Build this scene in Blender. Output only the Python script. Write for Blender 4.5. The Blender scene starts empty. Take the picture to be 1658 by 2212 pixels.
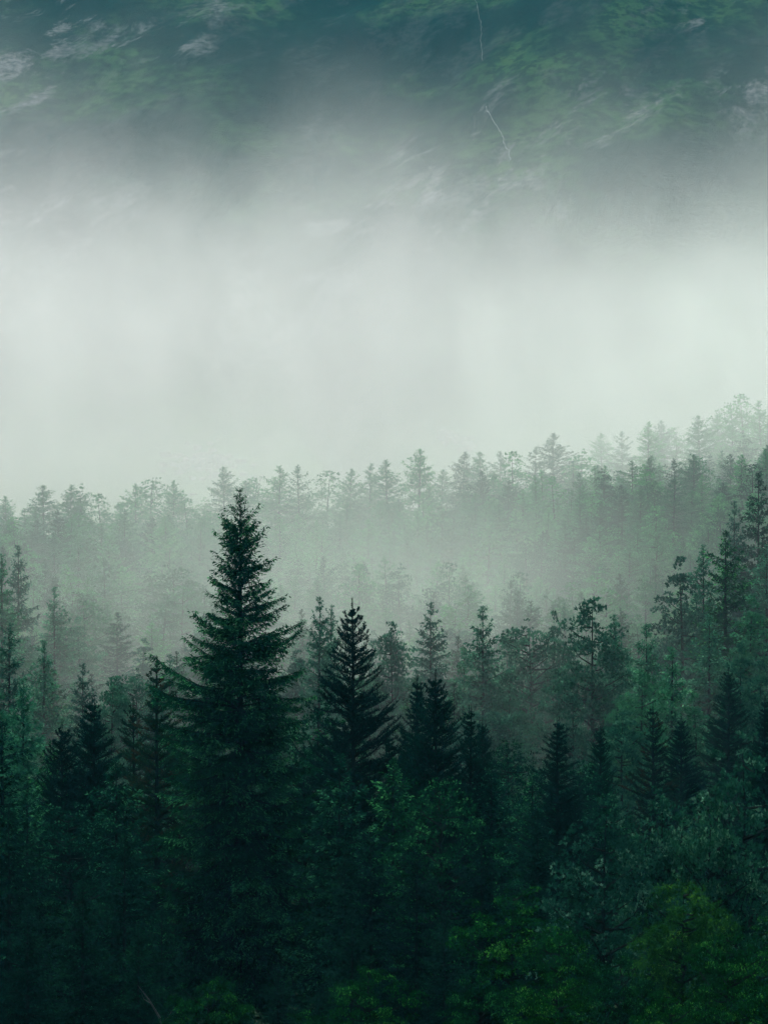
import bpy, math
import numpy as np
from mathutils import Vector, noise

S = bpy.context.scene
COL = S.collection
R = math.radians

# ------------------------------------------------------------------ camera
CAM_Z = 30.0
K = math.tan(R(10.0))                       # half of the 20 degree vertical field
cam = bpy.data.cameras.new('camera')
cam_o = bpy.data.objects.new('camera', cam)
COL.objects.link(cam_o)
S.camera = cam_o
cam.sensor_fit = 'VERTICAL'
cam.sensor_height = 24
cam.lens = 12 / K
cam.clip_start = 0.5
cam.clip_end = 6000
cam_o.location = (0, 0, CAM_Z)
cam_o.rotation_euler = (R(90), 0, 0)

# ------------------------------------------------------------------ sky, sun, exposure
SUN_EL, SUN_AZ = R(58), R(-14)              # high and beyond the mountain: the wood is lit from above and behind
w = bpy.data.worlds.new('World')
S.world = w
w.use_nodes = True
sky = w.node_tree.nodes.new('ShaderNodeTexSky')
sky.sky_type = 'NISHITA'
sky.sun_disc = False
sky.sun_elevation = SUN_EL
sky.sun_rotation = SUN_AZ
sky.dust_density = 5
w.node_tree.links.new(sky.outputs[0], w.node_tree.nodes['Background'].inputs[0])
w.node_tree.nodes['Background'].inputs[1].default_value = 0.05
sun = bpy.data.lights.new('sun', 'SUN')
sun_o = bpy.data.objects.new('sun', sun)
COL.objects.link(sun_o)
sun.energy = 1.9
sun.angle = R(24)
sun.color = (1.0, 0.96, 0.89)
sd = Vector((math.sin(SUN_AZ) * math.cos(SUN_EL), math.cos(SUN_AZ) * math.cos(SUN_EL), math.sin(SUN_EL)))
sun_o.rotation_euler = (-sd).to_track_quat('-Z', 'Y').to_euler()
S.view_settings.view_transform = 'Standard'
S.view_settings.look = 'None'
S.view_settings.gamma = 1
S.view_settings.exposure = 1.5
cy = S.cycles
cy.max_bounces = 5
cy.diffuse_bounces = 3
cy.volume_bounces = 3
cy.volume_max_steps = 96
cy.volume_step_rate = 3
cy.use_denoising = True
cy.use_adaptive_sampling = True
cy.adaptive_threshold = 0.03

# ------------------------------------------------------------------ helpers
def px_x(px, d):
    return (px - 829) / 1106 * K * d

def py_z(py, d):
    return CAM_Z + (1106 - py) / 1106 * K * d

def tag(o, label=None, cat=None, group=None, kind=None):
    for k, v in (('label', label), ('category', cat), ('group', group), ('kind', kind)):
        if v:
            o[k] = v
    return o

def quads_mesh(name, Q, mat, tone=None, smooth=False):
    """Q: (n,4,3) corners -> one mesh of n separate quads"""
    n = len(Q)
    me = bpy.data.meshes.new(name)
    me.vertices.add(n * 4)
    me.vertices.foreach_set('co', np.ascontiguousarray(Q, dtype=np.float32).ravel())
    me.loops.add(n * 4)
    me.loops.foreach_set('vertex_index', np.arange(n * 4, dtype=np.int32))
    me.polygons.add(n)
    me.polygons.foreach_set('loop_start', np.arange(0, n * 4, 4, dtype=np.int32))
    me.update(calc_edges=True)
    if tone is not None:
        a = me.attributes.new('tone', 'FLOAT', 'FACE')
        a.data.foreach_set('value', np.asarray(tone, dtype=np.float32))
    me.materials.append(mat)
    return me

def norm(v):
    return v / np.maximum(np.linalg.norm(v, axis=-1, keepdims=True), 1e-9)

def blades(P, D, L, W, rng, up=(0, 0, 1), jit=0.5, shape=0.45):
    """leaf-shaped quads from P along D"""
    n = len(P)
    D = norm(D)
    U = np.asarray(up, float) + rng.normal(0, jit, (n, 3))
    s = norm(np.cross(D, U))
    L = np.broadcast_to(L, (n,))[:, None]
    W = np.broadcast_to(W, (n,))[:, None]
    sag = norm(np.cross(s, D)) * L * 0.06
    return np.stack([P, P + D * L * shape + s * W / 2 + sag, P + D * L, P + D * L * shape - s * W / 2 + sag], 1)

def tube(pts, rad, sides=6):
    pts = np.asarray(pts, float)
    rad = np.asarray(rad, float)
    t = norm(np.gradient(pts, axis=0))
    ref = np.array([0.0, 0, 1]) if abs(t[0, 2]) < 0.8 else np.array([1.0, 0, 0])
    a = norm(np.cross(t, ref))
    b = np.cross(t, a)
    ang = np.linspace(0, 2 * np.pi, sides, endpoint=False)
    ring = pts[:, None] + (a[:, None] * np.cos(ang)[None, :, None] + b[:, None] * np.sin(ang)[None, :, None]) * rad[:, None, None]
    q0, q1 = ring[:-1], ring[1:]
    q = np.stack([q0, np.roll(q0, -1, 1), np.roll(q1, -1, 1), q1], 2)
    return q.reshape(-1, 4, 3)

# ------------------------------------------------------------------ materials
def new_mat(name):
    m = bpy.data.materials.new(name)
    m.use_nodes = True
    t = m.node_tree
    return m, t, t.nodes['Principled BSDF']

def ramp(t, fac, stops, interp='LINEAR'):
    n = t.nodes.new('ShaderNodeValToRGB')
    e = n.color_ramp.elements
    while len(e) < len(stops):
        e.new(0.5)
    for el, (p, c) in zip(e, stops):
        el.position = p
        el.color = (*c, 1)
    n.color_ramp.interpolation = interp
    t.links.new(fac, n.inputs[0])
    return n.outputs[0]

def nmath(t, op, a, b=None):
    n = t.nodes.new('ShaderNodeMath')
    n.operation = op
    for i, v in enumerate((a, b)):
        if v is None:
            continue
        if isinstance(v, (int, float)):
            n.inputs[i].default_value = v
        else:
            t.links.new(v, n.inputs[i])
    return n.outputs[0]

def nrange(t, v, a, b, c, d, kind='SMOOTHSTEP'):
    n = t.nodes.new('ShaderNodeMapRange')
    n.interpolation_type = kind
    for k, x in zip(('From Min', 'From Max', 'To Min', 'To Max'), (a, b, c, d)):
        n.inputs[k].default_value = x
    t.links.new(v, n.inputs['Value'])
    return n.outputs[0]

def nnoise(t, vec, scale, detail=4, rough=0.55, dist=0.0):
    n = t.nodes.new('ShaderNodeTexNoise')
    n.inputs['Scale'].default_value = scale
    n.inputs['Detail'].default_value = detail
    n.inputs['Roughness'].default_value = rough
    n.inputs['Distortion'].default_value = dist
    t.links.new(vec, n.inputs['Vector'])
    return n.outputs[0]

def nmap(t, vec, scale=(1, 1, 1), rot=(0, 0, 0)):
    n = t.nodes.new('ShaderNodeMapping')
    n.inputs['Scale'].default_value = scale
    n.inputs['Rotation'].default_value = rot
    t.links.new(vec, n.inputs['Vector'])
    return n.outputs[0]

def nmix(t, fac, a, b):
    n = t.nodes.new('ShaderNodeMix')
    n.data_type = 'RGBA'
    for sock, v in ((n.inputs[0], fac), (n.inputs[6], a), (n.inputs[7], b)):
        if isinstance(v, tuple):
            sock.default_value = (*v, 1)
        elif isinstance(v, (int, float)):
            sock.default_value = v
        else:
            t.links.new(v, sock)
    return n.outputs[2]

def leaf_mat(name, dark, mid, light, extra=None, vary=(.75, 1.3)):
    """leaf colour from the blade's own tone, plus a small difference between trees"""
    m, t, b = new_mat(name)
    at = t.nodes.new('ShaderNodeAttribute')
    at.attribute_name = 'tone'
    stops = [(0.0, dark), (0.60, mid), (1.0, light)]
    c = ramp(t, at.outputs['Fac'], stops)
    oi = t.nodes.new('ShaderNodeObjectInfo')
    if extra:
        tc = t.nodes.new('ShaderNodeTexCoord')
        f = nrange(t, nnoise(t, tc.outputs['Object'], 1.1, 2), 0.54, 0.62, 0, 0.9)
        c = nmix(t, f, c, extra)
    hsv = t.nodes.new('ShaderNodeHueSaturation')
    t.links.new(c, hsv.inputs['Color'])
    t.links.new(nrange(t, oi.outputs['Random'], 0, 1, vary[0], vary[1], 'LINEAR'), hsv.inputs['Value'])
    t.links.new(nrange(t, oi.outputs['Random'], 0, 1, 0.52, 0.475, 'LINEAR'), hsv.inputs['Hue'])
    df = t.nodes.new('ShaderNodeBsdfDiffuse')
    tr = t.nodes.new('ShaderNodeBsdfTranslucent')
    mx = t.nodes.new('ShaderNodeMixShader')
    mx.inputs[0].default_value = .32
    t.links.new(hsv.outputs[0], df.inputs['Color'])
    t.links.new(hsv.outputs[0], tr.inputs['Color'])
    t.links.new(df.outputs[0], mx.inputs[1])
    t.links.new(tr.outputs[0], mx.inputs[2])
    t.links.new(mx.outputs[0], t.nodes['Material Output'].inputs['Surface'])
    t.nodes.remove(b)
    return m

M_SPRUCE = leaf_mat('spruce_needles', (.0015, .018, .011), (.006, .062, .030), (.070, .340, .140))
M_PINE_SHADE = leaf_mat('pine_and_shaded_spruce_needles', (.0015, .014, .011), (.003, .026, .018), (.010, .060, .032))  # also on the low spruces, where its darkness stands in for shade
M_BROWNPINE = leaf_mat('cone_laden_pine_needles', (.004, .018, .012), (.008, .032, .018), (.018, .062, .030), extra=(.030, .027, .012))
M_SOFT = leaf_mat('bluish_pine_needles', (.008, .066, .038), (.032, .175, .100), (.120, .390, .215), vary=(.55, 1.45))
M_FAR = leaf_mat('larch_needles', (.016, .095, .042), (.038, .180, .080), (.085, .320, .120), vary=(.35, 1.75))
M_SILVER = leaf_mat('silvery_leaves', (.006, .055, .030), (.025, .140, .078), (.200, .460, .290))
M_LEAF = leaf_mat('broad_leaves', (.001, .014, .006), (.005, .070, .018), (.065, .340, .050))
M_YLEAF = leaf_mat('yellow_green_leaves', (.004, .035, .010), (.018, .105, .022), (.110, .370, .055))

m, t, b = new_mat('bark')
tc = t.nodes.new('ShaderNodeTexCoord')
n = nnoise(t, nmap(t, tc.outputs['Object'], (6, 6, 1)), 3, 4)
t.links.new(ramp(t, n, [(.3, (.005, .010, .010)), (.7, (.018, .026, .023))]), b.inputs['Base Color'])
b.inputs['Roughness'].default_value = 1
b.inputs['Specular IOR Level'].default_value = 0
M_BARK = m
m, t, b = new_mat('dead_wood')
tc = t.nodes.new('ShaderNodeTexCoord')
t.links.new(ramp(t, nnoise(t, tc.outputs['Object'], 8, 3), [(.3, (.01, .018, .018)), (.7, (.04, .055, .05))]), b.inputs['Base Color'])
M_DEAD = m

# ------------------------------------------------------------------ terrain
def sst(a, b_, v):
    v = min(1, max(0, (v - a) / (b_ - a)))
    return v * v * (3 - 2 * v)

def ground_base(x, y):
    z = 0.0
    if y < 160:
        z = 28 * (max(0.0, 1 - y / 160)) ** 1.35 if y > 0 else 28 + 0.9 * min(-y, 130)  # behind the camera: unseen slope, made steep to block sky light
    if y > 225:
        r = (y - 225) / 375
        r = min(r, 1.15)
        z += r * 14 + sst(-15, 80, x) * 15 * r
    return z

def ground_z(x, y):
    """height of the forest floor, without the mountain"""
    z = ground_base(x, y) + noise.fractal(Vector((x * .012, y * .012, 3.1)), 1.0, 2.0, 4) * 1.6
    if y > 290:                                                     # hummocks and hollows up the far slope
        z += 6.0 * sst(290, 350, y) * (1 - sst(520, 600, y)) * noise.noise(Vector((x * .016, y * .017, 7.7)))
    return z

def mountain_z(x, y):
    e = y - 655 - 14 * noise.noise(Vector((x * .01, 9.3, 0)))
    if e <= 0:
        return 0.0
    u = sst(0, 230, e)
    z = 0.10 * e + 0.60 * max(0, e - 70) * sst(60, 200, e)
    # diagonal ribs, crags and gullies rising to the right
    a, c = x * .55 + y * .83, x * .83 - y * .55
    q = Vector((c * .0105, a * .0038, 1.7))
    z += u * 5 * (noise.ridged_multi_fractal(q, 1.1, 2.2, 4, 1.0, 2.0) - 1.0)
    z += u * 9 * noise.fractal(Vector((c * .012, a * .006, 4.2)), 1.1, 2.1, 4)
    # grassy spur and the gully that cuts it
    z += 13 * math.exp(-((x + 12) / 55) ** 2) * sst(0, 60, e) * (1 - sst(90, 200, e))
    gx = 22 - (e - 20) * .35
    z -= 9 * math.exp(-((x - gx) / 7) ** 2) * sst(0, 30, e) * (1 - sst(110, 200, e))
    return z

def height(x, y):
    return ground_z(x, y) + mountain_z(x, y)

def sheet(name, xs, ys, fz, mat):
    V = [(x, y, fz(x, y)) for y in ys for x in xs]
    nx, ny = len(xs), len(ys)
    i, j = np.meshgrid(np.arange(nx - 1), np.arange(ny - 1))
    a = (j * nx + i).ravel()
    F = np.stack([a, a + 1, a + 1 + nx, a + nx], 1)
    me = bpy.data.meshes.new(name)
    me.from_pydata(V, [], F.tolist())
    me.polygons.foreach_set('use_smooth', np.ones(len(F), bool))
    me.materials.append(mat)
    o = bpy.data.objects.new(name, me)
    COL.objects.link(o)
    return o

m, t, b = new_mat('forest_floor')
tc = t.nodes.new('ShaderNodeTexCoord')
O = tc.outputs['Object']
t.links.new(ramp(t, nnoise(t, O, .25, 6), [(.3, (.012, .028, .020)), (.55, (.030, .060, .036)), (.75, (.070, .110, .060))]), b.inputs['Base Color'])
b.inputs['Roughness'].default_value = .95
b.inputs['Specular IOR Level'].default_value = 0
M_FLOOR = m

m, t, b = new_mat('mountain_side')
tc = t.nodes.new('ShaderNodeTexCoord')
O = tc.outputs['Object']
sp = t.nodes.new('ShaderNodeSeparateXYZ')
t.links.new(O, sp.inputs[0])
rotd = nmap(t, O, rot=(0, 0, R(33.5)))
heath = ramp(t, nnoise(t, O, .016, 8, .62), [(.34, (.001, .010, .012)), (.50, (.004, .022, .018)), (.60, (.032, .080, .032)), (.74, (.065, .120, .045))])
streak = nnoise(t, nmap(t, rotd, (1.0, .42, .7)), .060, 12, .74, .35)
rock = ramp(t, nnoise(t, O, .5, 5), [(.3, (.025, .038, .038)), (.7, (.19, .195, .195))])
patch = nnoise(t, nmap(t, rotd, (1.0, .5, .6)), .014, 3)
scrub = nnoise(t, O, .22, 6, .7)
heath = nmix(t, nrange(t, scrub, .42, .58, .75, 0), heath, (.002, .013, .014))
rf = nmath(t, 'MULTIPLY', nrange(t, streak, .50, .60, 0, 1), nrange(t, patch, .46, .56, .14, 1))
c = nmix(t, rf, heath, rock)
grass = ramp(t, nnoise(t, O, .15, 5), [(.3, (.05, .10, .05)), (.7, (.14, .20, .10))])
c = nmix(t, nrange(t, sp.outputs[1], 740, 800, 1, 0), c, grass)
t.links.new(c, b.inputs['Base Color'])
b.inputs['Roughness'].default_value = .95
b.inputs['Specular IOR Level'].default_value = 0
bm = t.nodes.new('ShaderNodeBump')
bm.inputs['Strength'].default_value = .8
bm.inputs['Distance'].default_value = 1.0
t.links.new(streak, bm.inputs['Height'])
t.links.new(bm.outputs[0], b.inputs['Normal'])
M_MOUNT = m

xs = np.linspace(-420, 420, 141)
ys = np.linspace(-160, 652, 180)
tag(sheet('forest_floor', xs, ys, height, M_FLOOR), kind='structure')
xs = np.concatenate([np.linspace(-560, -230, 50)[:-1], np.linspace(-230, 230, 300), np.linspace(230, 560, 50)[1:]])
ys = np.concatenate([np.linspace(650, 1250, 330), np.linspace(1250, 1700, 40)[1:]])
tag(sheet('mountain', xs, ys, height, M_MOUNT), kind='structure')

# ------------------------------------------------------------------ tree builders (all return trunk quads, crown quads, tones)
def curve(base, az, length, e0, droop, tip, k=9, wob=0, rng=None):
    s = np.linspace(0, 1, k)
    z = length * (math.tan(e0) * s - droop * s ** 2 + tip * s ** 3)
    a = az + (rng.normal(0, wob) * s ** 2 if wob else 0)
    r = length * s
    return np.stack([base[0] + r * np.cos(a), base[1] + r * np.sin(a), base[2] + z], 1), s

def interp_pts(P, s, u):
    return np.stack([np.interp(u, s, P[:, i]) for i in range(3)], 1)

def trunk_tube(H, r0, rng, lean=0.0, top=1.0):
    k = 14
    s = np.linspace(0, 1, k)
    a = rng.uniform(0, 6.28)
    w1 = np.sin(s * 4 + a) * lean
    P = np.stack([w1 * s, np.cos(s * 3 + a) * lean * s, np.linspace(-0.8, H * top, k)], 1)
    return tube(P, r0 * (1 - s) ** .85 + .012, 8), P

def spruce(rng, H, prof, spacing=.42, per=6, tw=.14, sub=.11, sw=.05, sl=.16, up0=.35, dr=.62, limit=1.0, hang=.35, gap=.12, irr=.16):
    """prof: list of (depth below the top, radius); branches droop and turn up at their tips"""
    pd, pr = zip(*prof)
    T, tp = trunk_tube(H, H * .0125, rng, .06)
    wood, C, tone = [T], [], []
    d = .12
    ph = rng.uniform(0, 6.28, 3)
    # leader
    k = 16
    P = np.stack([np.zeros(k), np.zeros(k), H - rng.uniform(0, .9, k)], 1)
    D = np.stack([rng.normal(0, .7, k), rng.normal(0, .7, k), np.full(k, 1.6)], 1)
    C.append(blades(P, D, min(sl * .9, .22), sw * .5, rng)); tone.append(rng.uniform(.3, .8, k))
    while d < H * limit:
        rad = np.interp(d, pd, pr)
        f = min(1, d / (H * .6))
        nb = max(3, int(per * (.55 + .6 * f) + rng.uniform(-.5, 1)))
        a0 = rng.uniform(0, 6.28)
        for i in range(nb):
            az = a0 + i * 6.283 / nb + rng.normal(0, .22)
            if rng.random() < gap * (1.2 if d < H * .5 else .6):
                continue
            Lb = rad * rng.uniform(.62, 1.12) if i % 3 else rad * rng.uniform(.45, .85)
            Lb *= 1 + irr * (math.sin(az + ph[0] + d * .55) * .6 + math.sin(2 * az + ph[1] - d * 1.3) * .6 + .4 * math.sin(d * 2.9 + ph[2]))
            if Lb < .12:
                Lb = .12
            e0 = up0 * (1 - f) * 1.5 + rng.normal(0, .12 + .12 * f) - .14 * f
            tipk = min(1.0, .38 + d / 3.5)
            base = np.array([0, 0, H - d + rng.uniform(-.14, .14) * (1 + 3 * f)])
            P, s = curve(base, az, Lb, e0, dr * (.25 + .55 * f) * .8, dr * (.12 + .42 * f), 9, .12, rng)
            wood.append(tube(P, (.012 + .010 * Lb) * (1 - s * .85), 4))
            nt = max(3, int(Lb / tw))
            u = np.linspace(.12 if Lb < 1.5 else .22, 1, nt) + rng.normal(0, .01, nt)
            u = np.clip(u, .05, 1)
            Q = interp_pts(P, s, u)
            tan = norm(interp_pts(P, s, np.clip(u + .03, 0, 1)) - interp_pts(P, s, np.clip(u - .05, 0, 1)))
            side = norm(np.cross(tan, [0, 0, 1.0]))
            bt = rng.uniform(.1, .6)
            for sg in (-1, 1):
                Lt = np.clip(Lb * .42 * (1.05 - u) ** .75 + .10, .1, 1.25) * rng.uniform(.6, 1.15, nt)
                ang = rng.uniform(.55, .95, nt)[:, None]
                D = tan * np.cos(ang) + side * sg * np.sin(ang) + np.array([0, 0, -1]) * (rng.uniform(.0, .30, nt)[:, None])
                D = norm(D)
                ns = np.maximum(2, (Lt / sub).astype(int))
                idx = np.repeat(np.arange(nt), ns)
                pos = np.concatenate([np.linspace(.08, 1, q) for q in ns])
                B = Q[idx] + D[idx] * (Lt[idx] * pos)[:, None]
                B[:, 2] -= .16 * Lt[idx] * pos ** 2
                n = len(B)
                sd_ = norm(np.cross(D[idx], [0, 0, 1.0])) * rng.choice([-1, 1], n)[:, None]
                DD = D[idx] * .8 + sd_ * rng.uniform(.1, .9, n)[:, None] + np.array([0, 0, 1.0]) * rng.normal(-hang * .5, .38, n)[:, None]
                C.append(blades(B, DD, sl * tipk * rng.uniform(.7, 1.25, n), sw * tipk * rng.uniform(.8, 1.3, n), rng, jit=.7))
                tone.append(np.clip(bt + rng.normal(0, .16, n) + .22 * (pos > .8), 0, 1))
            # needles along the branch itself and the small hanging shoots
            n = nt * 3
            uu = rng.uniform(.08, 1, n)
            B = interp_pts(P, s, uu)
            DD = np.stack([np.cos(az) * np.ones(n), np.sin(az) * np.ones(n), rng.normal(-hang, .7, n)], 1) + rng.normal(0, .45, (n, 3))
            C.append(blades(B, DD, sl * tipk * rng.uniform(.8, 1.5, n), sw * tipk, rng, jit=.7))
            tone.append(np.clip(bt + rng.normal(0, .18, n), 0, 1))
        d += spacing * rng.uniform(.75, 1.25) * (.75 + .5 * f)
    return np.concatenate(wood), np.concatenate(C), np.concatenate(tone)

def brush(B, D, L, rng, k, nl, nw):
    """shoots B->B+D*L clothed with k forward-pointing needle bunches each"""
    n = len(B)
    idx = np.repeat(np.arange(n), k)
    pos = np.tile(np.linspace(0, 1, k), n)
    P = B[idx] + D[idx] * (L[idx] * pos)[:, None]
    DD = D[idx] * 1.0 + rng.normal(0, .55, (n * k, 3))
    return blades(P, DD, nl * rng.uniform(.75, 1.2, n * k), nw, rng, jit=1.0), idx

def pine(rng, H, prof, spacing=.5, per=5, e_lo=.30, e_hi=.85, sp=.24, shoot=.26, k=13, nl=.15, nw=.04, limit=.85, gap=.1):
    """young pine: whorls of upswept branches ending in dense bottle-brush shoots"""
    pd, pr = zip(*prof)
    T, tp = trunk_tube(H, H * .012, rng, .08)
    wood, C, tone = [T], [], []
    q, idx = brush(np.array([[0, 0, H - 1.8], [0, 0, H - 1.3], [0, 0, H - .8], [0, 0, H - .38]]), np.array([[0, 0, 1.0]] * 4), np.array([.6, .6, .5, .3]), rng, k * 3, nl * .72, nw * .8)
    C.append(q); tone.append(np.full(len(q), .5))
    d = .85
    ph = rng.uniform(0, 6.28, 3)
    while d < H * limit:
        rad = np.interp(d, pd, pr)
        f = min(1, d / (H * .6))
        nb = per + int(rng.integers(0, 3)) + (1 if f > .4 else 0)
        a0 = rng.uniform(0, 6.28)
        for i in range(nb):
            if rng.random() < gap:
                continue
            az = a0 + i * 6.283 / nb + rng.normal(0, .25)
            Lb = max(.15, min(rad * rng.uniform(.45, 1.15) * (1 + .2 * math.sin(az + ph[0] + d) + .16 * math.sin(2 * az + ph[1] - 2.1 * d)), .34 * d + .02))
            e = (e_hi * (1 - f) + e_lo * f) + rng.normal(0, .17)
            e = min(e, math.atan(max(.08, .50 * d / Lb - .4)))
            P, s = curve(np.array([0, 0, H - d]), az, Lb, e, .06, rng.uniform(.0, .24) + .14 * f, 8, .35, rng)
            P[:, 2] = H - d + (P[:, 2] - (H - d))
            wood.append(tube(P, (.015 + .012 * Lb) * (1 - s * .8), 4))
            ns = max(2, int(Lb * 1.5 / sp))
            u = np.linspace(.14, .96, ns)
            B, D, L = [], [], []
            tan = norm(P[-1:] - P[-2:-1])
            B.append(P[-2:-1]); D.append(tan); L.append(np.array([shoot]))
            for sg in (-1, 1, 0):
                Q = interp_pts(P, s, u)
                tg = norm(interp_pts(P, s, np.clip(u + .05, 0, 1)) - interp_pts(P, s, u - .05))
                side = norm(np.cross(tg, [0, 0, 1.0]))
                dd = norm(tg * 1.0 + side * sg * rng.uniform(.45, .95, ns)[:, None] + np.array([0, 0, 1.0]) * rng.uniform(.0, .5, ns)[:, None])
                ll = np.clip(Lb * .28 * (1.1 - u) + .12, .12, .8) * rng.uniform(.6, 1.1, ns) * (1 if sg else .5)
                wood.append(np.concatenate([tube(np.array([Q[j], Q[j] + dd[j] * ll[j]]), [.012, .008], 3) for j in range(ns)])) if nl < .2 else None
                B.append(Q + dd * ll[:, None] * .45); D.append(dd); L.append(ll * .55 + shoot * .55)
            B, D, L = np.concatenate(B), np.concatenate(D), np.concatenate(L) * min(1, .30 + d / 5)
            D = norm(D + np.array([0, 0, max(0.0, .9 - d / 2.6)]))
            qd, idx = brush(B, D, L, rng, k, nl, nw)
            C.append(qd)
            bt = rng.uniform(.15, .65, len(B))
            tone.append(np.clip(bt[idx] + rng.normal(0, .12, len(idx)), 0, 1))
        d += spacing * rng.uniform(.8, 1.2)
    wood = [q for q in wood if q is not None]
    return np.concatenate(wood), np.concatenate(C), np.concatenate(tone)

def padded(rng, H, Rw, crown=.7, limbs=34, pads=6, leaves=70, pr_=.75, flat=.42, ll=.22, lw=.075, top='cone', vert=.75, spread=1.0, lean=.25, upn=1.0, ros=5):
    """old pine or broadleaf: limbs that carry flattened clumps of shoots or leaves"""
    T, tp = trunk_tube(H * .93, H * .014, rng, lean)
    wood, C, tone = [T], [], []
    zt = tp[:, 2]
    for i in range(limbs):
        f = (i + rng.uniform(0, 1)) / limbs                      # 0 top, 1 crown base
        z0 = H * (1 - crown * f) - .4
        if top == 'cone':
            rad = Rw * min(1, (f * 1.25 + .12)) ** .8
        elif top == 'dome':
            rad = Rw * math.sqrt(max(.05, 1 - (1 - min(1, f * 1.6 + .08)) ** 2)) * (1 if f < .7 else 1 - (f - .7))
        else:
            rad = Rw * (.45 + .55 * math.sin(min(1, f * 1.3 + .15) * math.pi * .62))
        rad *= rng.uniform(.55, 1.12)
        az = i * 2.4 + rng.normal(0, .35)
        bx = np.interp(z0, zt, tp[:, 0]); by = np.interp(z0, zt, tp[:, 1])
        e = rng.uniform(.1, .5) + (.5 * (1 - f) if top != 'flat' else .25)
        start = max(z0 - rad * math.tan(e) * .8, H * .12)
        P, s = curve(np.array([bx, by, start]), az, rad, e * 1.25, .35, .12, 8, .25, rng)
        P[:, 2] += rng.normal(0, .05)
        wood.append(tube(P, (.03 + .018 * rad) * (1 - s * .8), 5))
        for j in range(pads):
            u = 1 - (j / pads) ** 1.1 * .72
            c0 = interp_pts(P, s, np.array([u]))[0]
            off = rng.normal(0, 1, 3) * np.array([.42, .42, .22]) * min(1.2, rad * .45) * spread
            c = c0 + off
            if j % 2 == 0:
                wood.append(tube(np.array([c0, c]), [.018, .008], 3))
            r = pr_ * rng.uniform(.55, 1.15) * (min(1, .30 + 2.2 * f) if top == 'cone' else min(1, .5 + 2 * f))
            m_ = max(2, int(leaves * (r / pr_) ** 1.4 / ros))
            n = m_ * ros
            v = norm(rng.normal(0, 1, (m_, 3)))
            v[:, 2] = np.abs(v[:, 2]) * rng.choice([1, 1, 1, -.55], m_)
            rr = rng.uniform(.45, 1.0, m_) ** .6
            lump = 1 + .28 * np.sin(v[:, 0] * 5 + j) * np.cos(v[:, 1] * 6 + i)
            B = np.repeat(c + v * (rr * lump)[:, None] * np.array([r, r, r * flat]), ros, 0)
            v = np.repeat(v, ros, 0)
            D = v * np.array([1, 1, .5]) + np.array([0, 0, vert]) + rng.normal(0, .75, (n, 3))
            C.append(blades(B, D, ll * rng.uniform(.7, 1.25, n), lw * rng.uniform(.8, 1.3, n), rng, up=norm(v) * 1.0 + np.array([0, 0, upn]), jit=.45))
            bt = rng.uniform(.1, .65)
            tone.append(np.clip(bt + np.repeat(rng.normal(0, .16, m_), ros) + rng.normal(0, .08, n), 0, 1))
    return np.concatenate(wood), np.concatenate(C), np.concatenate(tone)

def massed(rng, H, prof, pads=320, leaves=145, pr_=.5, flat=.6, ll=.19, lw=.068, ros=7, vert=.75, upn=.8, lean=.2, lumpy=.22, up=.7, bare=0):
    """dense lumpy crown: clumps of shoots fill an uneven envelope round the trunk, limbs reach up into them"""
    pd, pr = zip(*prof)
    T, tp = trunk_tube(H * .94, H * .014, rng, lean)
    wood, C, tone = [T], [], []
    dd = rng.uniform(0, pd[-1], pads * 6)
    keep = rng.uniform(0, max(pr), len(dd)) < np.interp(dd, pd, pr) + .25
    dd = np.sort(dd[keep][:pads])
    ph = rng.uniform(0, 6.28, 4)
    for i, d in enumerate(dd):
        az = rng.uniform(0, 6.28)
        lump = 1 + lumpy * math.sin(2 * az + ph[0] + d * .9) + lumpy * .8 * math.sin(3 * az + ph[1] - d * 1.7) + lumpy * .5 * math.sin(5 * az + ph[2] + d * 3)
        rad = np.interp(d, pd, pr) * lump
        rr_ = rad * rng.uniform(.05, 1) ** .42
        z0 = H - d
        tx = np.interp(z0, tp[:, 2], tp[:, 0]); ty = np.interp(z0, tp[:, 2], tp[:, 1])
        r = pr_ * rng.uniform(.6, 1.3) * min(1, .38 + d / 2.6)
        c = np.array([tx + math.cos(az) * rr_, ty + math.sin(az) * rr_, z0 - r * flat + rng.normal(0, .12)])
        if i % 4 == 0 and rr_ > .5:
            s0 = max(.5, z0 - rr_ * rng.uniform(.25, .9))
            m1 = np.array([tx + math.cos(az + .2) * rr_ * .5, ty + math.sin(az + .2) * rr_ * .5, (s0 + c[2]) / 2 - .1])
            wood.append(tube(np.array([[tx, ty, s0], m1, c]), [.03 + .014 * rr_, .02 + .008 * rr_, .01], 4))
        m_ = max(2, int(leaves * (r / pr_) ** 1.3 / ros))
        n = m_ * ros
        v = norm(rng.normal(0, 1, (m_, 3)))
        v[:, 2] = np.abs(v[:, 2]) * rng.choice([1, 1, 1, -.6], m_)
        B = c + v * (rng.uniform(.35, 1.05, m_) ** .6)[:, None] * np.array([r, r, r * flat])
        B = np.repeat(B, ros, 0)
        v = np.repeat(v, ros, 0)
        D = v * np.array([1, 1, .5]) + np.array([0, 0, vert]) + rng.normal(0, up, (n, 3))
        C.append(blades(B, D, ll * rng.uniform(.7, 1.3, n), lw * rng.uniform(.8, 1.25, n), rng, up=v + np.array([0, 0, upn]), jit=.45))
        bt = rng.uniform(.05, .65)
        tone.append(np.clip(bt + np.repeat(rng.normal(0, .15, m_), ros) + rng.normal(0, .08, n), 0, 1))
    return np.concatenate(wood), np.concatenate(C), np.concatenate(tone)

class Kind:
    """one pair of shared meshes (trunk, crown) for trees of nominal height H"""
    def __init__(self, built, H, leafmat, tname='trunk'):
        wood, crown, tone = built
        self.H = H
        self.trunk = quads_mesh('trunk', wood, M_BARK)
        self.crown = quads_mesh('crown', crown, leafmat, tone)

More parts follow.
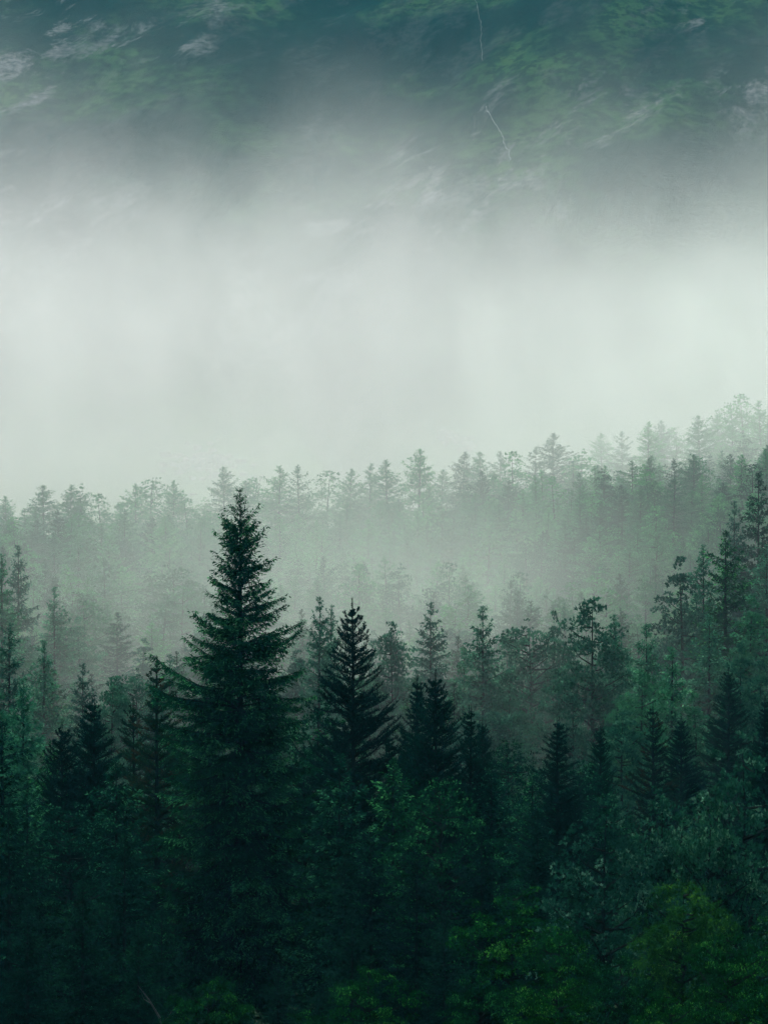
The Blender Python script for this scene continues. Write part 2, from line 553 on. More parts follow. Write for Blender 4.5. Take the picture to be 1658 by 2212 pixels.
N_TREE = [0]
def plant(kind, name, cat, label, x, y, H=None, rot=None, wide=1.0, group=None, z=None, top=None):
    gz = ground_z(x, y) if z is None else z
    if top is not None:
        H = top - gz
    N_TREE[0] += 1
    e = bpy.data.objects.new(name, None)
    e.empty_display_size = .5
    COL.objects.link(e)
    s = H / kind.H
    e.location = (x, y, gz)
    e.scale = (s * wide, s * wide, s)
    e.rotation_euler = (0, 0, N_TREE[0] * 2.39996 if rot is None else rot)
    tag(e, label, cat, group)
    if y > 330:
        e.rotation_euler = (math.sin(N_TREE[0] * 7.1) * .035, math.sin(N_TREE[0] * 3.7) * .045, N_TREE[0] * 2.39996)
    for part, me in (('trunk', kind.trunk), ('crown', kind.crown)):
        o = bpy.data.objects.new(part, me)
        COL.objects.link(o)
        o.parent = e
    return e

def at(kind, name, cat, label, px, py, d, **kw):
    """tree whose top shows at px, py (photo seen 1658 wide) when it stands d metres off"""
    x = px_x(px, d)
    return plant(kind, name, cat, label, x, d, top=py_z(py, d), **kw)

def rg(i):
    return np.random.default_rng(i)

# --- kinds
HERO = Kind(spruce(rg(5), 29, [(0, .10), (.8, .40), (1.8, .95), (3.4, 1.5), (5.2, 1.9), (6.4, 1.8), (7.6, 2.9), (10.6, 3.8), (15.5, 4.2), (21, 4.9), (29, 5.2)],
                   spacing=.29, per=10, tw=.13, sub=.10, sw=.070, sl=.20, up0=.55, dr=.75, hang=.75, gap=.14, limit=.88), 29, M_SPRUCE)
PROF_S = [(0, .1), (2, 1.0), (5, 2.1), (9, 3.2), (14, 4.0), (20, 4.3)]
SPR = [Kind(spruce(rg(20 + i), 20, PROF_S, spacing=.45, per=7, tw=.22, sub=.19, sw=.12, sl=.30, up0=.5, dr=.65, hang=.5, gap=.12), 20, M_SPRUCE) for i in range(3)]
PROF_P = [(0, .10), (1, .65), (2, 1.1), (4, 1.75), (6.5, 2.3), (9, 2.7), (15, 3.2), (20, 3.4)]
PINE = [Kind(pine(rg(40 + i), 20, PROF_P, k=10, spacing=.31, per=8, gap=.2, nl=.105, nw=.034, e_hi=.55, e_lo=.05), 20, M_PINE_SHADE) for i in range(2)]
PINE_FULL = Kind(pine(rg(44), 20, [(0, .10), (1.2, .5), (3, 1.3), (6, 2.4), (10, 3.3), (20, 3.8)], spacing=.30, per=9, k=10, nl=.105, nw=.034, e_lo=.05, e_hi=.55, gap=.12), 20, M_PINE_SHADE)
PINE_SLIM = Kind(pine(rg(45), 20, [(0, .10), (1.5, .40), (4, .95), (6, 1.6), (9, 2.4), (20, 3.2)], spacing=.31, per=8, k=10, nl=.105, nw=.034, e_lo=.05, e_hi=.55, gap=.14), 20, M_PINE_SHADE)
PINE_CONES = Kind(pine(rg(46), 20, [(0, .12), (2, .65), (4.5, 1.1), (7, 2.3), (12, 3.3), (20, 3.6)], spacing=.50, per=6, k=10, nl=.13, e_lo=.05, e_hi=.55, gap=.25), 20, M_BROWNPINE)
OLDP = [(0, .12), (1, .9), (2.5, 1.9), (5, 2.8), (8, 3.4), (12, 3.5), (15, 2.6)]
ROUNDP = [(0, .5), (.8, 1.6), (2, 2.6), (4, 3.5), (8, 4.1), (12, 3.6), (14, 2.5)]
POINTP = [(0, .10), (1.5, .8), (4, 1.9), (8, 3.0), (13, 3.6), (16, 3.0)]
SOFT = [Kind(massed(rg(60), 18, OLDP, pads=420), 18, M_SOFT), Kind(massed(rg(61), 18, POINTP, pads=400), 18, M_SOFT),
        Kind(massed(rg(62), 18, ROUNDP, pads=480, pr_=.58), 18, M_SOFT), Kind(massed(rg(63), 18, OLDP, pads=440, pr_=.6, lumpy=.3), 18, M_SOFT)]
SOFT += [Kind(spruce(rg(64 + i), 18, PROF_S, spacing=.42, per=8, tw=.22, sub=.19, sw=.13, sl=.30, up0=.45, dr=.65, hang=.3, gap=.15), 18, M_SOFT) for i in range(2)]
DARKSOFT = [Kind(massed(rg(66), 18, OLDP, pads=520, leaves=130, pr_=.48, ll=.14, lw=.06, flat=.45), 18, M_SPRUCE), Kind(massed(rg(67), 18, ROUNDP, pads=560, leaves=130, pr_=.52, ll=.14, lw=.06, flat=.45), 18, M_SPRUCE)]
SHADE_SPR = [Kind(spruce(rg(120 + i), 20, PROF_S, spacing=.45, per=7, tw=.22, sub=.19, sw=.12, sl=.30, up0=.5, dr=.65, hang=.5, gap=.12), 20, M_PINE_SHADE) for i in range(2)]  # same spruces in darker needles: shade put into the colour
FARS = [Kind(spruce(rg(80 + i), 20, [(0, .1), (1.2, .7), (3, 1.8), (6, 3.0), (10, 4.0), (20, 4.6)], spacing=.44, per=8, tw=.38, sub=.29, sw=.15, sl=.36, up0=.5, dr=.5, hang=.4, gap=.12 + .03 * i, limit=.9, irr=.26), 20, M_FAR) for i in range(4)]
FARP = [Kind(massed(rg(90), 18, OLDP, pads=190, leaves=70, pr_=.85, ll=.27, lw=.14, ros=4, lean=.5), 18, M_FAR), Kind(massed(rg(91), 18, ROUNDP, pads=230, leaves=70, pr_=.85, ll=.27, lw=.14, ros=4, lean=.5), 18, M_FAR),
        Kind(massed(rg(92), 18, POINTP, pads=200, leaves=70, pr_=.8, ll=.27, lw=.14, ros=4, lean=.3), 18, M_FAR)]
SILV = [Kind(massed(rg(100), 12, [(0, .5), (.8, 1.4), (2, 2.3), (4, 3.0), (7, 3.0), (9, 2.0)], pads=240, leaves=120, pr_=.48, flat=.8, ll=.15, lw=.075, ros=8, vert=.6, upn=.5, lumpy=.3), 12, M_SILVER),
        Kind(massed(rg(101), 12, [(0, .3), (1.0, .9), (2.5, 1.9), (5, 2.8), (8, 2.8)], pads=220, leaves=120, pr_=.48, flat=.8, ll=.15, lw=.075, ros=8, vert=.6, upn=.5, lumpy=.3), 12, M_SILVER)]
DOMEP = [(0, .7), (.5, 1.5), (1.2, 2.3), (2.4, 3.0), (4, 3.3), (6, 2.8)]
LEAF = [Kind(massed(rg(110 + i), 10, DOMEP, pads=170, leaves=260, pr_=.72, flat=.42, ll=.115, lw=.075, ros=4, vert=.25, upn=1.5, lumpy=.25, lean=.4), 10, M_LEAF) for i in range(3)]
DROOP = Kind(massed(rg(115), 10, [(0, .8), (.4, 1.5), (1, 2.0), (2, 2.3), (4, 2.5), (7, 2.4)], pads=260, leaves=170, pr_=.42, flat=1.0, ll=.17, lw=.04, ros=5, vert=-.5, upn=.6, lumpy=.12, up=.5), 10, M_YLEAF)
YLEAF = Kind(massed(rg(116), 10, [(0, .9), (.3, 1.7), (.9, 2.3), (1.8, 2.3), (3.2, 1.2)], pads=80, leaves=230, pr_=.6, flat=.4, ll=.12, lw=.075, ros=4, vert=.25, upn=1.5, lumpy=.3), 10, M_LEAF)

# ------------------------------------------------------------------ foreground row
LT = ('larch_tree', 'larch')
SP, PT, BT = ('spruce_tree', 'spruce'), ('pine_tree', 'pine'), ('broadleaf_tree', 'broadleaf tree')
at(HERO, *SP, 'tallest dark spruce with a bare pointed tip and drooping layered branches', 518, 1060, 150, rot=.6, wide=.95)
at(PINE[0], *PT, 'dark pointed pine with upswept branches standing right of the tallest spruce', 760, 1290, 154, wide=.88)
at(PINE_FULL, *PT, 'dense dark cone-shaped pine between the upswept pine and a slim one', 940, 1445, 150)
at(PINE_SLIM, *PT, 'lighter green slim pine pressed against the left of the dense cone-shaped pine', 902, 1455, 158)
at(PINE_SLIM, *PT, 'slim dark pine with a knobbly spire right of the dense cone-shaped pine', 1013, 1520, 151)
at(PINE_SLIM, *PT, 'dark pine with a narrow spire standing alone before the pale misty gap', 1206, 1545, 156, wide=1.15)
at(PINE_CONES, *PT, 'thin brownish pine with sparse cone-laden top left of the tallest spruce', 340, 1415, 156)
at(PINE_CONES, *PT, 'short brownish pine leaning beside the thin cone-laden pine', 288, 1505, 160, wide=.9)
at(PINE_FULL, *PT, 'pointed bushy green pine in the left foreground', 200, 1502, 152)
at(PINE[1], *PT, 'small dark blunt pine left of the pointed bushy pine', 136, 1555, 150)
at(SPR[0], *SP, 'dark broad spruce cut by the left edge of the wood', 6, 1560, 146, wide=1.3)
at(DARKSOFT[0], *PT, 'green shaggy pine filling the gap between tallest spruce and upswept pine', 688, 1478, 162)
at(PINE_SLIM, *PT, 'dark narrow pine whose spire pokes up right of the upswept pine', 838, 1560, 158, wide=.8)
at(PINE[1], *PT, 'dark slender pine in front of the lit right-hand slope', 1295, 1562, 172, wide=.75)
at(PINE_CONES, *PT, 'dark brown-tinged pine in front of the lit right-hand slope', 1410, 1518, 180)
at(PINE[0], *PT, 'pointed green pine before the right slope, two trees from the edge', 1572, 1440, 205)
at(PINE_SLIM, *PT, 'dark pine spire at the right edge of the wood', 1652, 1500, 172)
at(PINE[1], *PT, 'small faint pine spire right of the slim knobbly pine', 1042, 1550, 175, wide=.7)
at(DARKSOFT[1], *PT, 'light green shaggy pine between slim knobbly pine and lone narrow spire', 1100, 1595, 176)
at(PINE[0], *PT, 'small green pine right of the dark slender pine on the right slope', 1470, 1545, 190)
at(SOFT[0], *PT, 'soft green pine beside the dark slender pine on the right slope', 1345, 1530, 200)
at(SOFT[1], *PT, 'bushy pine between the brown-tinged pine and the pointed green pine', 1500, 1500, 215)
at(SOFT[1], *PT, 'soft green bushy pine by the right edge above the silvery tree', 1640, 1430, 225)
# lower, in front of the row
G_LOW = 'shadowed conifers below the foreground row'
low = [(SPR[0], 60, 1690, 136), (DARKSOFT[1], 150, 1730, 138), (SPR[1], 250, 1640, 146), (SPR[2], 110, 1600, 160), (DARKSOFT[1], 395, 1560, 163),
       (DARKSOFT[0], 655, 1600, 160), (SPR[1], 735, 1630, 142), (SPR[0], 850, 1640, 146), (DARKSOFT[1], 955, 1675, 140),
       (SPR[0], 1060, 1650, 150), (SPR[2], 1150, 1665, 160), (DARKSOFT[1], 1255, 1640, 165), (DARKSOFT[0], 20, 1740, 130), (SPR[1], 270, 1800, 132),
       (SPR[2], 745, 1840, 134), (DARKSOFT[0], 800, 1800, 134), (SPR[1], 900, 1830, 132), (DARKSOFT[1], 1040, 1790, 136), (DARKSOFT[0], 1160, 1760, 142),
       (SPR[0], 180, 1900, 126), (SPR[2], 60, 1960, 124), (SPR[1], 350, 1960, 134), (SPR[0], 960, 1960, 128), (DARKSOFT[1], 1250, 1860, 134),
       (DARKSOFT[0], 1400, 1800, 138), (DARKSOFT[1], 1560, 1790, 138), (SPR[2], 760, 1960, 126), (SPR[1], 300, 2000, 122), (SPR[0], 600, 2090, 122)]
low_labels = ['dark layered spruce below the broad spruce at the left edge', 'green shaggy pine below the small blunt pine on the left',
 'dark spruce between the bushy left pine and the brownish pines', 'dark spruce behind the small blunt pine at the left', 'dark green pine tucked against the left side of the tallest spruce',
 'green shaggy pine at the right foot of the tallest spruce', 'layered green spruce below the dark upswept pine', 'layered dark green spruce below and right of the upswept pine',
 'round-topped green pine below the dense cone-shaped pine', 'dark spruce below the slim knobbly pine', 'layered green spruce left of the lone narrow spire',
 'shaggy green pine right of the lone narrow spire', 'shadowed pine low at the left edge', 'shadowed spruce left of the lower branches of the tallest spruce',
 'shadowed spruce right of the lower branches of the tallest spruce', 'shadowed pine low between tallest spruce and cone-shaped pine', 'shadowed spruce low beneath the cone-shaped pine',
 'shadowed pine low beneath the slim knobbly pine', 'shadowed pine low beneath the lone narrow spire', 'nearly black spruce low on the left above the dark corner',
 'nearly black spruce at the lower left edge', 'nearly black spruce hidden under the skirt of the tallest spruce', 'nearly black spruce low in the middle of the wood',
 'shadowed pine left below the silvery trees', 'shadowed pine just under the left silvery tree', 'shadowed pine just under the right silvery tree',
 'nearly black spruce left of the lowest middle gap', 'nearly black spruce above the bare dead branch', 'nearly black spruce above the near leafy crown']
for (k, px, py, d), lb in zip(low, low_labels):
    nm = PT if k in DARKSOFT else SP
    if py > 1700 and k in SPR:  # low trees swap to the spruces with shade painted into their needles
        k = SHADE_SPR[px // 10 % 2]
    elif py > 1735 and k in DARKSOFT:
        k, nm = SHADE_SPR[px // 10 % 2], SP
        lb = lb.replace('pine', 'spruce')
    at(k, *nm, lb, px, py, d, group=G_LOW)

# silvery and leafy trees at the lower right
at(SILV[0], *BT, 'silvery green broadleaf tree with bright upturned leaves, lower right centre', 1305, 1722, 132, wide=.8)
at(SILV[1], *BT, 'silvery green broadleaf tree with pointed top, second from the left', 1432, 1690, 138, wide=.7)
at(SILV[0], *BT, 'large silvery green broadleaf tree near the right edge', 1600, 1580, 140, wide=.85)
at(SILV[1], *BT, 'small silvery broadleaf tree just left of the large one', 1530, 1690, 136, wide=.6)
at(YLEAF, *BT, 'green flat-topped leafy tree alone against the dark, lower middle right', 1115, 1930, 112, wide=1.0)
at(DROOP, *BT, 'yellow-green drooping dome-shaped leafy tree, lower right', 1475, 1900, 112, wide=.88)
near = [(LEAF[0], 450, 2108, 98, 'leafy green crown at the bottom left of the middle'), (LEAF[1], 810, 2085, 100, 'leafy green crown at the bottom in the middle'),
        (LEAF[2], 640, 2180, 92, 'low leafy crown at the bottom between the two middle crowns'), (LEAF[0], 1215, 2005, 108, 'small leafy crown under the flat-topped leafy tree'),
        (LEAF[1], 1040, 2100, 100, 'dark leafy crown at the bottom right of the middle crown'), (LEAF[2], 1190, 2090, 98, 'dark leafy crown at the bottom below the small leafy crown'),
        (LEAF[0], 1350, 2060, 98, 'dark leafy crown left below the drooping dome-shaped tree'), (LEAF[1], 1560, 2010, 100, 'broad leafy crown right below the drooping dome-shaped tree'),
        (LEAF[2], 1640, 1985, 106, 'leafy crown at the lower right edge'), (LEAF[0], 1450, 2140, 90, 'leafy crown at the very bottom right'),
        (LEAF[1], 1640, 2120, 90, 'leafy crown in the bottom right corner'), (LEAF[2], 1000, 2190, 88, 'leafy crown at the very bottom right of the middle'),
        (LEAF[0], 1250, 2180, 88, 'leafy crown at the very bottom below the dark leafy crowns')]
for k, px, py, d, lb in near:
    at(k, *BT, lb, px, py, d, wide=.72, group='leafy crowns along the bottom')

# bare dead branchy tree
def dead_tree(rng):
    P = np.array([[0, 0, 0], [.1, 0, 3], [-.05, .1, 6], [.12, 0, 8], [.0, 0, 9.0], [-.35, 0, 9.6], [-.75, .1, 10.1]])
    q = [tube(P, [.12, .10, .08, .06, .045, .03, .01], 6)]
    for i in range(16):
        z = rng.uniform(6, 9.8)
        p0 = np.array([np.interp(z, P[:, 2], P[:, 0]), 0, z])
        a = rng.uniform(0, 6.28); L = rng.uniform(.3, 1.0)
        p1 = p0 + np.array([math.cos(a), math.sin(a), .6]) * L * .5
        p2 = p1 + np.array([math.cos(a + .5), math.sin(a + .5), .9]) * L * .5
        q.append(tube(np.array([p0, p1, p2]), [.02, .013, .004], 4))
    return np.concatenate(q)
d = 100
x = px_x(345, d)
o = bpy.data.objects.new('dead_tree', quads_mesh('dead_tree', dead_tree(rg(7)), M_DEAD))
COL.objects.link(o)
zt = py_z(2130, d)
o.location = (x, d, zt - 10.1)
tag(o, 'bare pale dead sapling beside the leafy crown at the bottom left', 'dead tree')

# ------------------------------------------------------------------ middle distance, half in mist
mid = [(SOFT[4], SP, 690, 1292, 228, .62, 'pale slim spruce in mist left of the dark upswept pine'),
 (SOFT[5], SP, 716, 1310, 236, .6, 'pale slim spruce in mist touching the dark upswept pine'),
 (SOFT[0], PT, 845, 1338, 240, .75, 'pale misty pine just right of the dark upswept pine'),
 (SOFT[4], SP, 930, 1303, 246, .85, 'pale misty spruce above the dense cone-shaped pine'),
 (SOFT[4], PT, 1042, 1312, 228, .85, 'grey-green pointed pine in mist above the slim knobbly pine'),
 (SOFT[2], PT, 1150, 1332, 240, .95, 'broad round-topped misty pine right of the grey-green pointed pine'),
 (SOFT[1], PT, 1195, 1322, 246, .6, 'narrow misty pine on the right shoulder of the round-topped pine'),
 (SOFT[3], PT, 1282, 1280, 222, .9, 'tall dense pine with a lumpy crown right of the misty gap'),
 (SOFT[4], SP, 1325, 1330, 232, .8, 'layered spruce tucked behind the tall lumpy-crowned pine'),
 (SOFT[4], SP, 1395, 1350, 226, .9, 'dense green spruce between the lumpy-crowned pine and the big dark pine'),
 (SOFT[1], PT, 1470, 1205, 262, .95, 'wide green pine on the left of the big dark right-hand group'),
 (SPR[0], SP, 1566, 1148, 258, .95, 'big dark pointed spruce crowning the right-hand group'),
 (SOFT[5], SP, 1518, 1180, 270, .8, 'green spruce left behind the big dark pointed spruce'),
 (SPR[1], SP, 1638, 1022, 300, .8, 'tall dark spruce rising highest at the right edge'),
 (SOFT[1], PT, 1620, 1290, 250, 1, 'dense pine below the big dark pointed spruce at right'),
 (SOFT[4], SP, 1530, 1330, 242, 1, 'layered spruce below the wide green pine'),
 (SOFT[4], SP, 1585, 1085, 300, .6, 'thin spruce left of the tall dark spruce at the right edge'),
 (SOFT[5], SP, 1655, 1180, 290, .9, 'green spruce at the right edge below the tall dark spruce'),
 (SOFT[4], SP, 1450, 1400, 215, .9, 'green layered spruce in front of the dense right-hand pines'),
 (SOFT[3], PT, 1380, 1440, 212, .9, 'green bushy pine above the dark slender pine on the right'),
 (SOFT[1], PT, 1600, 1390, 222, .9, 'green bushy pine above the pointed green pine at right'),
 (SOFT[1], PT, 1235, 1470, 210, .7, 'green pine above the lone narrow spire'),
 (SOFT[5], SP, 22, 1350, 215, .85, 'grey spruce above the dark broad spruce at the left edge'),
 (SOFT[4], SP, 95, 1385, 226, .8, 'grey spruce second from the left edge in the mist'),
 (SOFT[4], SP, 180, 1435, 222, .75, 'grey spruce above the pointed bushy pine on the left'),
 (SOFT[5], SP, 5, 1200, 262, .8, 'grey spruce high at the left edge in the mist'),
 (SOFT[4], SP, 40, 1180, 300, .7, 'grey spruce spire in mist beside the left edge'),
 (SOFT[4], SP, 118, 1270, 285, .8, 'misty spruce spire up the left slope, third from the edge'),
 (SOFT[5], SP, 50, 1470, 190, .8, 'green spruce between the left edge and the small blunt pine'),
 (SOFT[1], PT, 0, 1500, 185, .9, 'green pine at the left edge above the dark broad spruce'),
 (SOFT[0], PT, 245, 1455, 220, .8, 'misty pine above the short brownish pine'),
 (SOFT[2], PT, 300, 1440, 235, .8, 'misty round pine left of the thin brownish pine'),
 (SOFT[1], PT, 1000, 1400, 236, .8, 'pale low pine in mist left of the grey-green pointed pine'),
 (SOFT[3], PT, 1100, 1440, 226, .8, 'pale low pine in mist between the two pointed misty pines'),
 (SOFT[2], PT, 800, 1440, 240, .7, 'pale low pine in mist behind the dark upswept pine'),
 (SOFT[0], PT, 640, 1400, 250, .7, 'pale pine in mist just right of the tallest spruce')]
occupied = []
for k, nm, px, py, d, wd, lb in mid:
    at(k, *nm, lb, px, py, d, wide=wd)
    occupied.append((px_x(px, d), d))

# ------------------------------------------------------------------ far slope: skyline trees, then the wood below them
sky_pts = [(-12, 1085), (22, 1075), (62, 1088), (97, 1052), (152, 1043), (184, 1040), (222, 1066), (262, 1085), (292, 1038), (330, 1045), (372, 1050), (402, 1078),
           (440, 1062), (488, 1010), (520, 1035), (560, 1030), (600, 998), (652, 1004), (700, 1015), (748, 1022), (790, 1002), (842, 1000), (900, 978), (948, 1005),
           (990, 990), (1040, 962), (1078, 985), (1106, 948), (1150, 972), (1196, 944), (1236, 972), (1262, 965)]
sky2 = [(1300, 945), (1345, 925), (1398, 902), (1430, 905), (1470, 925), (1515, 915), (1548, 900), (1578, 872), (1612, 868), (1650, 885), (1690, 880)]
rng = rg(200)
far = []
for i, (px, py) in enumerate(sky_pts + sky2):
    d = rng.uniform(560, 600) if i < len(sky_pts) else rng.uniform(600, 635)
    x = px_x(px, d)
    k = FARS[int(rng.integers(0, 4))] if rng.random() < .6 else FARP[int(rng.integers(0, 3))]
    py += rng.normal(0, 9)
    nm = (LT if k in FARS[:2] else SP) if k in FARS else PT
    far.append((k, nm, x, d, py_z(py, d) - ground_z(x, d), True))
tries = 0
pts = list(occupied) + [(f[2], f[3]) for f in far]
while len(far) < 760 and tries < 150000:
    tries += 1
    y = math.sqrt(rng.uniform(205 ** 2, 590 ** 2))
    x = rng.uniform(-.143, .143) * y
    gap = 3.9 + y * .0032
    if min((x - a) ** 2 + (y - b_) ** 2 for a, b_ in pts) < gap * gap:
        continue
    pts.append((x, y))
    r = rng.random()
    if y < 330:
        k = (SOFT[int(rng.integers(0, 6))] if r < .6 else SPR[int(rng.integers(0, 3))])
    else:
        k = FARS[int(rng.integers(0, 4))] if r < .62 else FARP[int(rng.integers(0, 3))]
    nm = LT if k in FARS[:2] else SP if (k in FARS or k in SPR or k in SOFT[4:]) else PT
    H = rng.uniform(10, 17) if y < 420 else rng.uniform(11, 18.5)
    far.append((k, nm, x, y, H, False))
# each far tree is described by the foreground landmark that it stands behind and its turn up the slope
marks = [(60, 'the left edge of the wood'), (200, 'the pointed bushy pine'), (340, 'the thin brownish pine'), (515, 'the tallest spruce'), (640, 'the shaggy gap-filling pine'),
         (760, 'the dark upswept pine'), (940, 'the dense cone-shaped pine'), (1040, 'the grey-green pointed pine'), (1206, 'the lone narrow spire'),
         (1295, 'the lumpy-crowned pine'), (1410, 'the dark brown-tinged pine'), (1566, 'the big dark pointed spruce'), (1650, 'the right edge of the wood')]
ORD = ('first second third fourth fifth sixth seventh eighth ninth tenth eleventh twelfth thirteenth fourteenth fifteenth sixteenth seventeenth '
       'eighteenth nineteenth twentieth').split()
TENS = {2: 'twenty', 3: 'thirty', 4: 'forty', 5: 'fifty', 6: 'sixty'}
def ordinal(i):
    if i < 20:
        return ORD[i]
    t_, r_ = divmod(i + 1, 10)
    return {2: 'twentieth', 3: 'thirtieth', 4: 'fortieth', 5: 'fiftieth', 6: 'sixtieth'}[t_] if r_ == 0 else TENS[t_] + '-' + ORD[r_ - 1]
cols = {}
skyline = sorted([f for f in far if f[5]], key=lambda f: f[2] / f[3])
for i, (k, nm, x, y, H, _) in enumerate(skyline):
    plant(k, *nm, 'faint %s on the misty skyline, %s from the left along it' % (nm[1], ordinal(i)), x, y, H=H, wide=rng.uniform(1.0, 1.35), group='faint trees along the misty skyline')
for f in sorted([f for f in far if not f[5]], key=lambda f: f[3]):
    k, nm, x, y, H, _ = f
    px = x / (K * y) * 1106 + 829
    mk = min(marks, key=lambda q: abs(q[0] - px))[1]
    i = cols[mk, nm[1]] = cols.get((mk, nm[1]), -1) + 1
    look = 'misty green' if y < 300 else 'pale misty' if y < 430 else 'faint pale'
    where = 'by' if mk.endswith('wood') else 'behind'
    plant(k, *nm, '%s %s %s %s, %s %s up the slope' % (look, nm[1], where, mk, ordinal(i), nm[1]), x, y, H=H,
          wide=rng.uniform(.9, 1.35), group='trees fading into the mist up the far slope')

# ------------------------------------------------------------------ undergrowth and stones
def scatter_ground(n, y0, y1, size, seed, half=.16):
    rng = rg(seed)
    y = np.sqrt(rng.uniform(y0 ** 2, y1 ** 2, n))
    x = rng.uniform(-half, half, n) * y
    c = np.array([(a, b_, height(a, b_)) for a, b_ in zip(x, y)])
    kk = 14
    P = np.repeat(c, kk, 0) + rng.normal(0, 1, (n * kk, 3)) * np.array([size, size, size * .35]) + np.array([0, 0, size * .25])
    D = rng.normal(0, .7, (n * kk, 3)) + np.array([0, 0, .8])
    return blades(P, D, size * .55, size * .22, rng), np.clip(rng.normal(.4, .2, n * kk), 0, 1)
Qa, ta = scatter_ground(6500, 190, 660, 1.7, 300)
o = bpy.data.objects.new('undergrowth', quads_mesh('undergrowth', Qa, M_LEAF, ta))
COL.objects.link(o)
tag(o, 'low bushes and bracken covering the forest floor', 'undergrowth', kind='stuff')

def rock_mat(name, a, b_):
    m, t, b = new_mat(name)
    tc = t.nodes.new('ShaderNodeTexCoord')
    t.links.new(ramp(t, nnoise(t, tc.outputs['Object'], .8, 4), [(.3, a), (.7, b_)]), b.inputs['Base Color'])
    b.inputs['Roughness'].default_value = .9
    return m
M_ROCK = rock_mat('scree_rock', (.15, .12, .13), (.34, .30, .31))
M_STREAM = rock_mat('white_water', (.14, .18, .18), (.36, .40, .40))

def ray_ground(px, py, d0=640):
    """where a line of sight meets the slope"""
    d = d0
    while d < 1600:
        x, z = px_x(px, d), py_z(py, d)
        if height(x, d) > z:
            return x, d, height(x, d)
        d += 1.0
    return x, d, z

def rocks(centres, sizes, rng):
    Q = []
    cube = np.array([[-1, -1, -1], [1, -1, -1], [1, 1, -1], [-1, 1, -1], [-1, -1, 1], [1, -1, 1], [1, 1, 1], [-1, 1, 1]], float)
    fc = [(0, 3, 2, 1), (4, 5, 6, 7), (0, 1, 5, 4), (1, 2, 6, 5), (2, 3, 7, 6), (3, 0, 4, 7)]
    for c, s in zip(centres, sizes):
        v = cube * rng.uniform(.45, 1, (8, 3)) * s * np.array([1, 1, .7])
        a = rng.uniform(0, 6.28)
        v = v @ np.array([[math.cos(a), -math.sin(a), 0], [math.sin(a), math.cos(a), 0], [0, 0, 1]])
        for f in fc:
            Q.append(v[list(f)] + c)
    return np.array(Q)
rng = rg(310)
cs, ss = [], []
for px0, py0, sx, sy, n in ((440, 1005, 45, 20, 90), (985, 955, 22, 8, 26), (1010, 968, 6, 5, 12)):
    for i in range(n):
        p = ray_ground(px0 + rng.normal(0, sx), py0 + rng.normal(0, sy))
        cs.append(np.array(p)); ss.append(rng.uniform(.4, 1.5))
o = bpy.data.objects.new('scree', quads_mesh('scree', rocks(cs, ss, rng), M_ROCK))
COL.objects.link(o)
tag(o, 'pale loose rocks scattered on the grassy slope above the wood', 'rocks', kind='stuff')

def stream(name, pts, width, label):
    P = []
    for (a, b_), (c, d_) in zip(pts[:-1], pts[1:]):
        for u in np.linspace(0, 1, 10, endpoint=False):
            P.append((a + (c - a) * u + noise.noise(Vector((u * 3 + a * .7, b_ * .37, 0))) * 5, b_ + (d_ - b_) * u))
    W = []
    last = None
    for px, py in P:
        x, y, z = ray_ground(px, py)
        W.append((x, y - .6, z + .5))
    W = np.array(W)
    n = len(W)
    r = width * (.45 + .55 * np.abs(np.sin(np.arange(n) * 1.7) * np.cos(np.arange(n) * .6)))
    o = bpy.data.objects.new(name, quads_mesh(name, tube(W, r, 5), M_STREAM))
    COL.objects.link(o)
    tag(o, label, 'mountain stream')
    return o
stream('mountain_stream', [(1026, 0), (1034, 40), (1040, 62), (1036, 95), (1044, 140)], .05, 'thin white stream falling at the top of the dark mountainside')
stream('mountain_stream', [(1046, 235), (1062, 262), (1076, 285), (1088, 312), (1098, 335), (1101, 356)], .11, 'brighter white stream ending just above the fog bank')

# ------------------------------------------------------------------ air: even haze, and the fog bank with valley mist
def box(name, a, b_, m):
    (x0, y0, z0), (x1, y1, z1) = a, b_
    v = [(x, y, z) for x in (x0, x1) for y in (y0, y1) for z in (z0, z1)]
    me = bpy.data.meshes.new(name)
    me.from_pydata(v, [], [(0, 1, 3, 2), (4, 6, 7, 5), (0, 4, 5, 1), (2, 3, 7, 6), (0, 2, 6, 4), (1, 5, 7, 3)])
    me.materials.append(m)
    o = bpy.data.objects.new(name, me)
    COL.objects.link(o)
    return o

def vol_mat(name):
    m = bpy.data.materials.new(name)
    m.use_nodes = True
    t = m.node_tree
    t.nodes.clear()
    out = t.nodes.new('ShaderNodeOutputMaterial')
    pv = t.nodes.new('ShaderNodeVolumePrincipled')
    t.links.new(pv.outputs[0], out.inputs['Volume'])
    return m, t, pv

m, t, pv = vol_mat('haze_air')
pv.inputs['Color'].default_value = (.13, .64, .86, 1)
pv.inputs['Density'].default_value = 0.9e-4
pv.inputs['Anisotropy'].default_value = .3
tag(box('haze', (-600, -200, -30), (600, 1720, 900), m), 'thin blue haze filling the valley air', 'haze', kind='stuff')

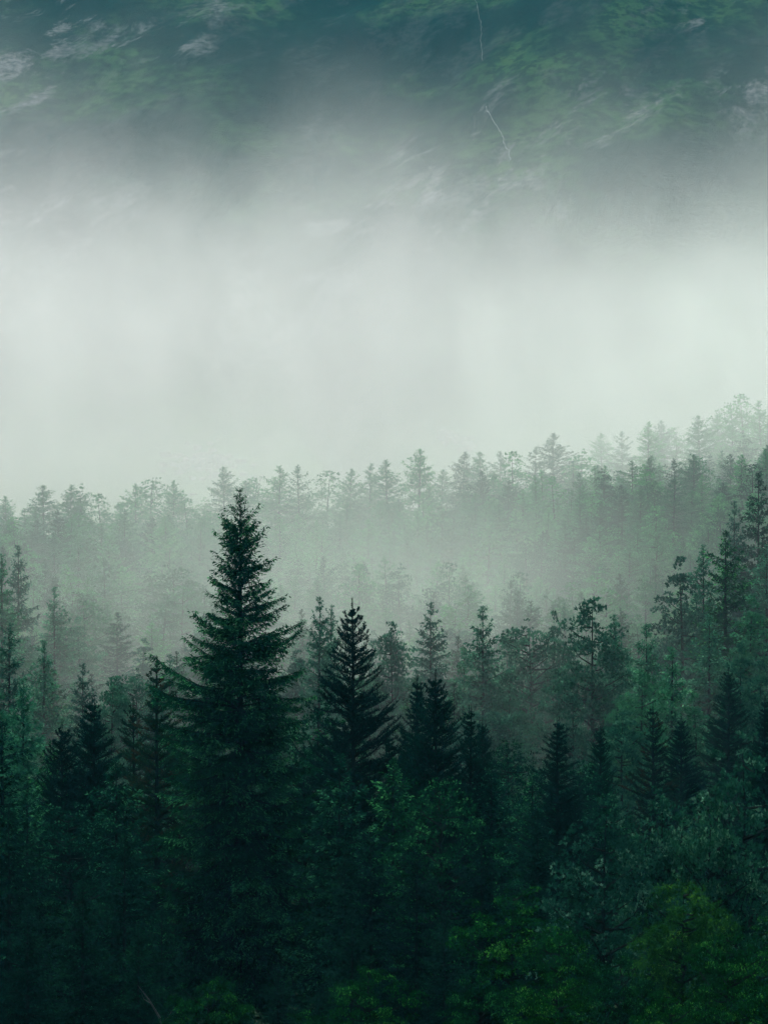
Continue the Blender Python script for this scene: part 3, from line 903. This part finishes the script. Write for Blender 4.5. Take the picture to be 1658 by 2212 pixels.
m, t, pv = vol_mat('fog')
pv.inputs['Anisotropy'].default_value = .38
tc = t.nodes.new('ShaderNodeTexCoord')
O = tc.outputs['Object']
sp = t.nodes.new('ShaderNodeSeparateXYZ')
t.links.new(O, sp.inputs[0])
X, Y, Z = sp.outputs
big = nnoise(t, nmap(t, O, (1, .7, 1.2), (0, R(100), R(140))), .015, 4, .55, .4)
wisp = nnoise(t, nmap(t, O, (1, .6, .6), (0, R(-25), 0)), .030, 4, .6, .8)
zz = nmath(t, 'ADD', nmath(t, 'ADD', Z, nmath(t, 'MULTIPLY', X, .12)), nmath(t, 'ADD', nmath(t, 'MULTIPLY', nmath(t, 'SUBTRACT', big, .5), -75), nmath(t, 'MULTIPLY', nmath(t, 'SUBTRACT', wisp, .5), -135)))
fall = nmath(t, 'MINIMUM', nmath(t, 'POWER', 2.71828, nmath(t, 'MULTIPLY', nmath(t, 'SUBTRACT', 76, zz), .046)), 1)
bank = nmath(t, 'MULTIPLY', nmath(t, 'MULTIPLY', fall, nrange(t, wisp, .40, .62, .0118, .0055)), nmath(t, 'MULTIPLY', nrange(t, nmath(t, 'ADD', nmath(t, 'ADD', Y, nmath(t, 'MULTIPLY', nmath(t, 'MINIMUM', nmath(t, 'SUBTRACT', Z, 30), 12), 2.6)), nmath(t, 'MULTIPLY', nmath(t, 'MAXIMUM', X, 0), 1.1)), 508, 770, 0, 1), nrange(t, zz, 100, 152, 1, 0)))
floor_ = nmath(t, 'MULTIPLY', nmath(t, 'SUBTRACT', Y, 225), .05)
hh = nmath(t, 'SUBTRACT', Z, floor_)
mist = nmath(t, 'MULTIPLY', nmath(t, 'MULTIPLY', nrange(t, hh, 4, 44, .0052, 0), nrange(t, big, .40, .60, .22, 1.1)),
             nmath(t, 'MULTIPLY', nrange(t, Y, 175, 270, 0, 1), nrange(t, Y, 330, 520, 1, .22)))
mist = nmath(t, 'MULTIPLY', mist, nmath(t, 'MAXIMUM', nrange(t, X, 0, 42, 1, .26), nrange(t, Y, 470, 600, 0, .6)))
t.links.new(nmath(t, 'ADD', bank, mist), pv.inputs['Density'])
t.links.new(nmix(t, nrange(t, Y, 560, 700, 0, 1), (.90, 1, .925), (.815, .820, .825)), pv.inputs['Color'])  # near mist tinted green: bounce light from the wood put into its colour
tag(box('fog_bank', (-330, 170, -12), (330, 1150, 210), m), 'thick white fog bank between the wood and the mountain', 'fog', kind='stuff')
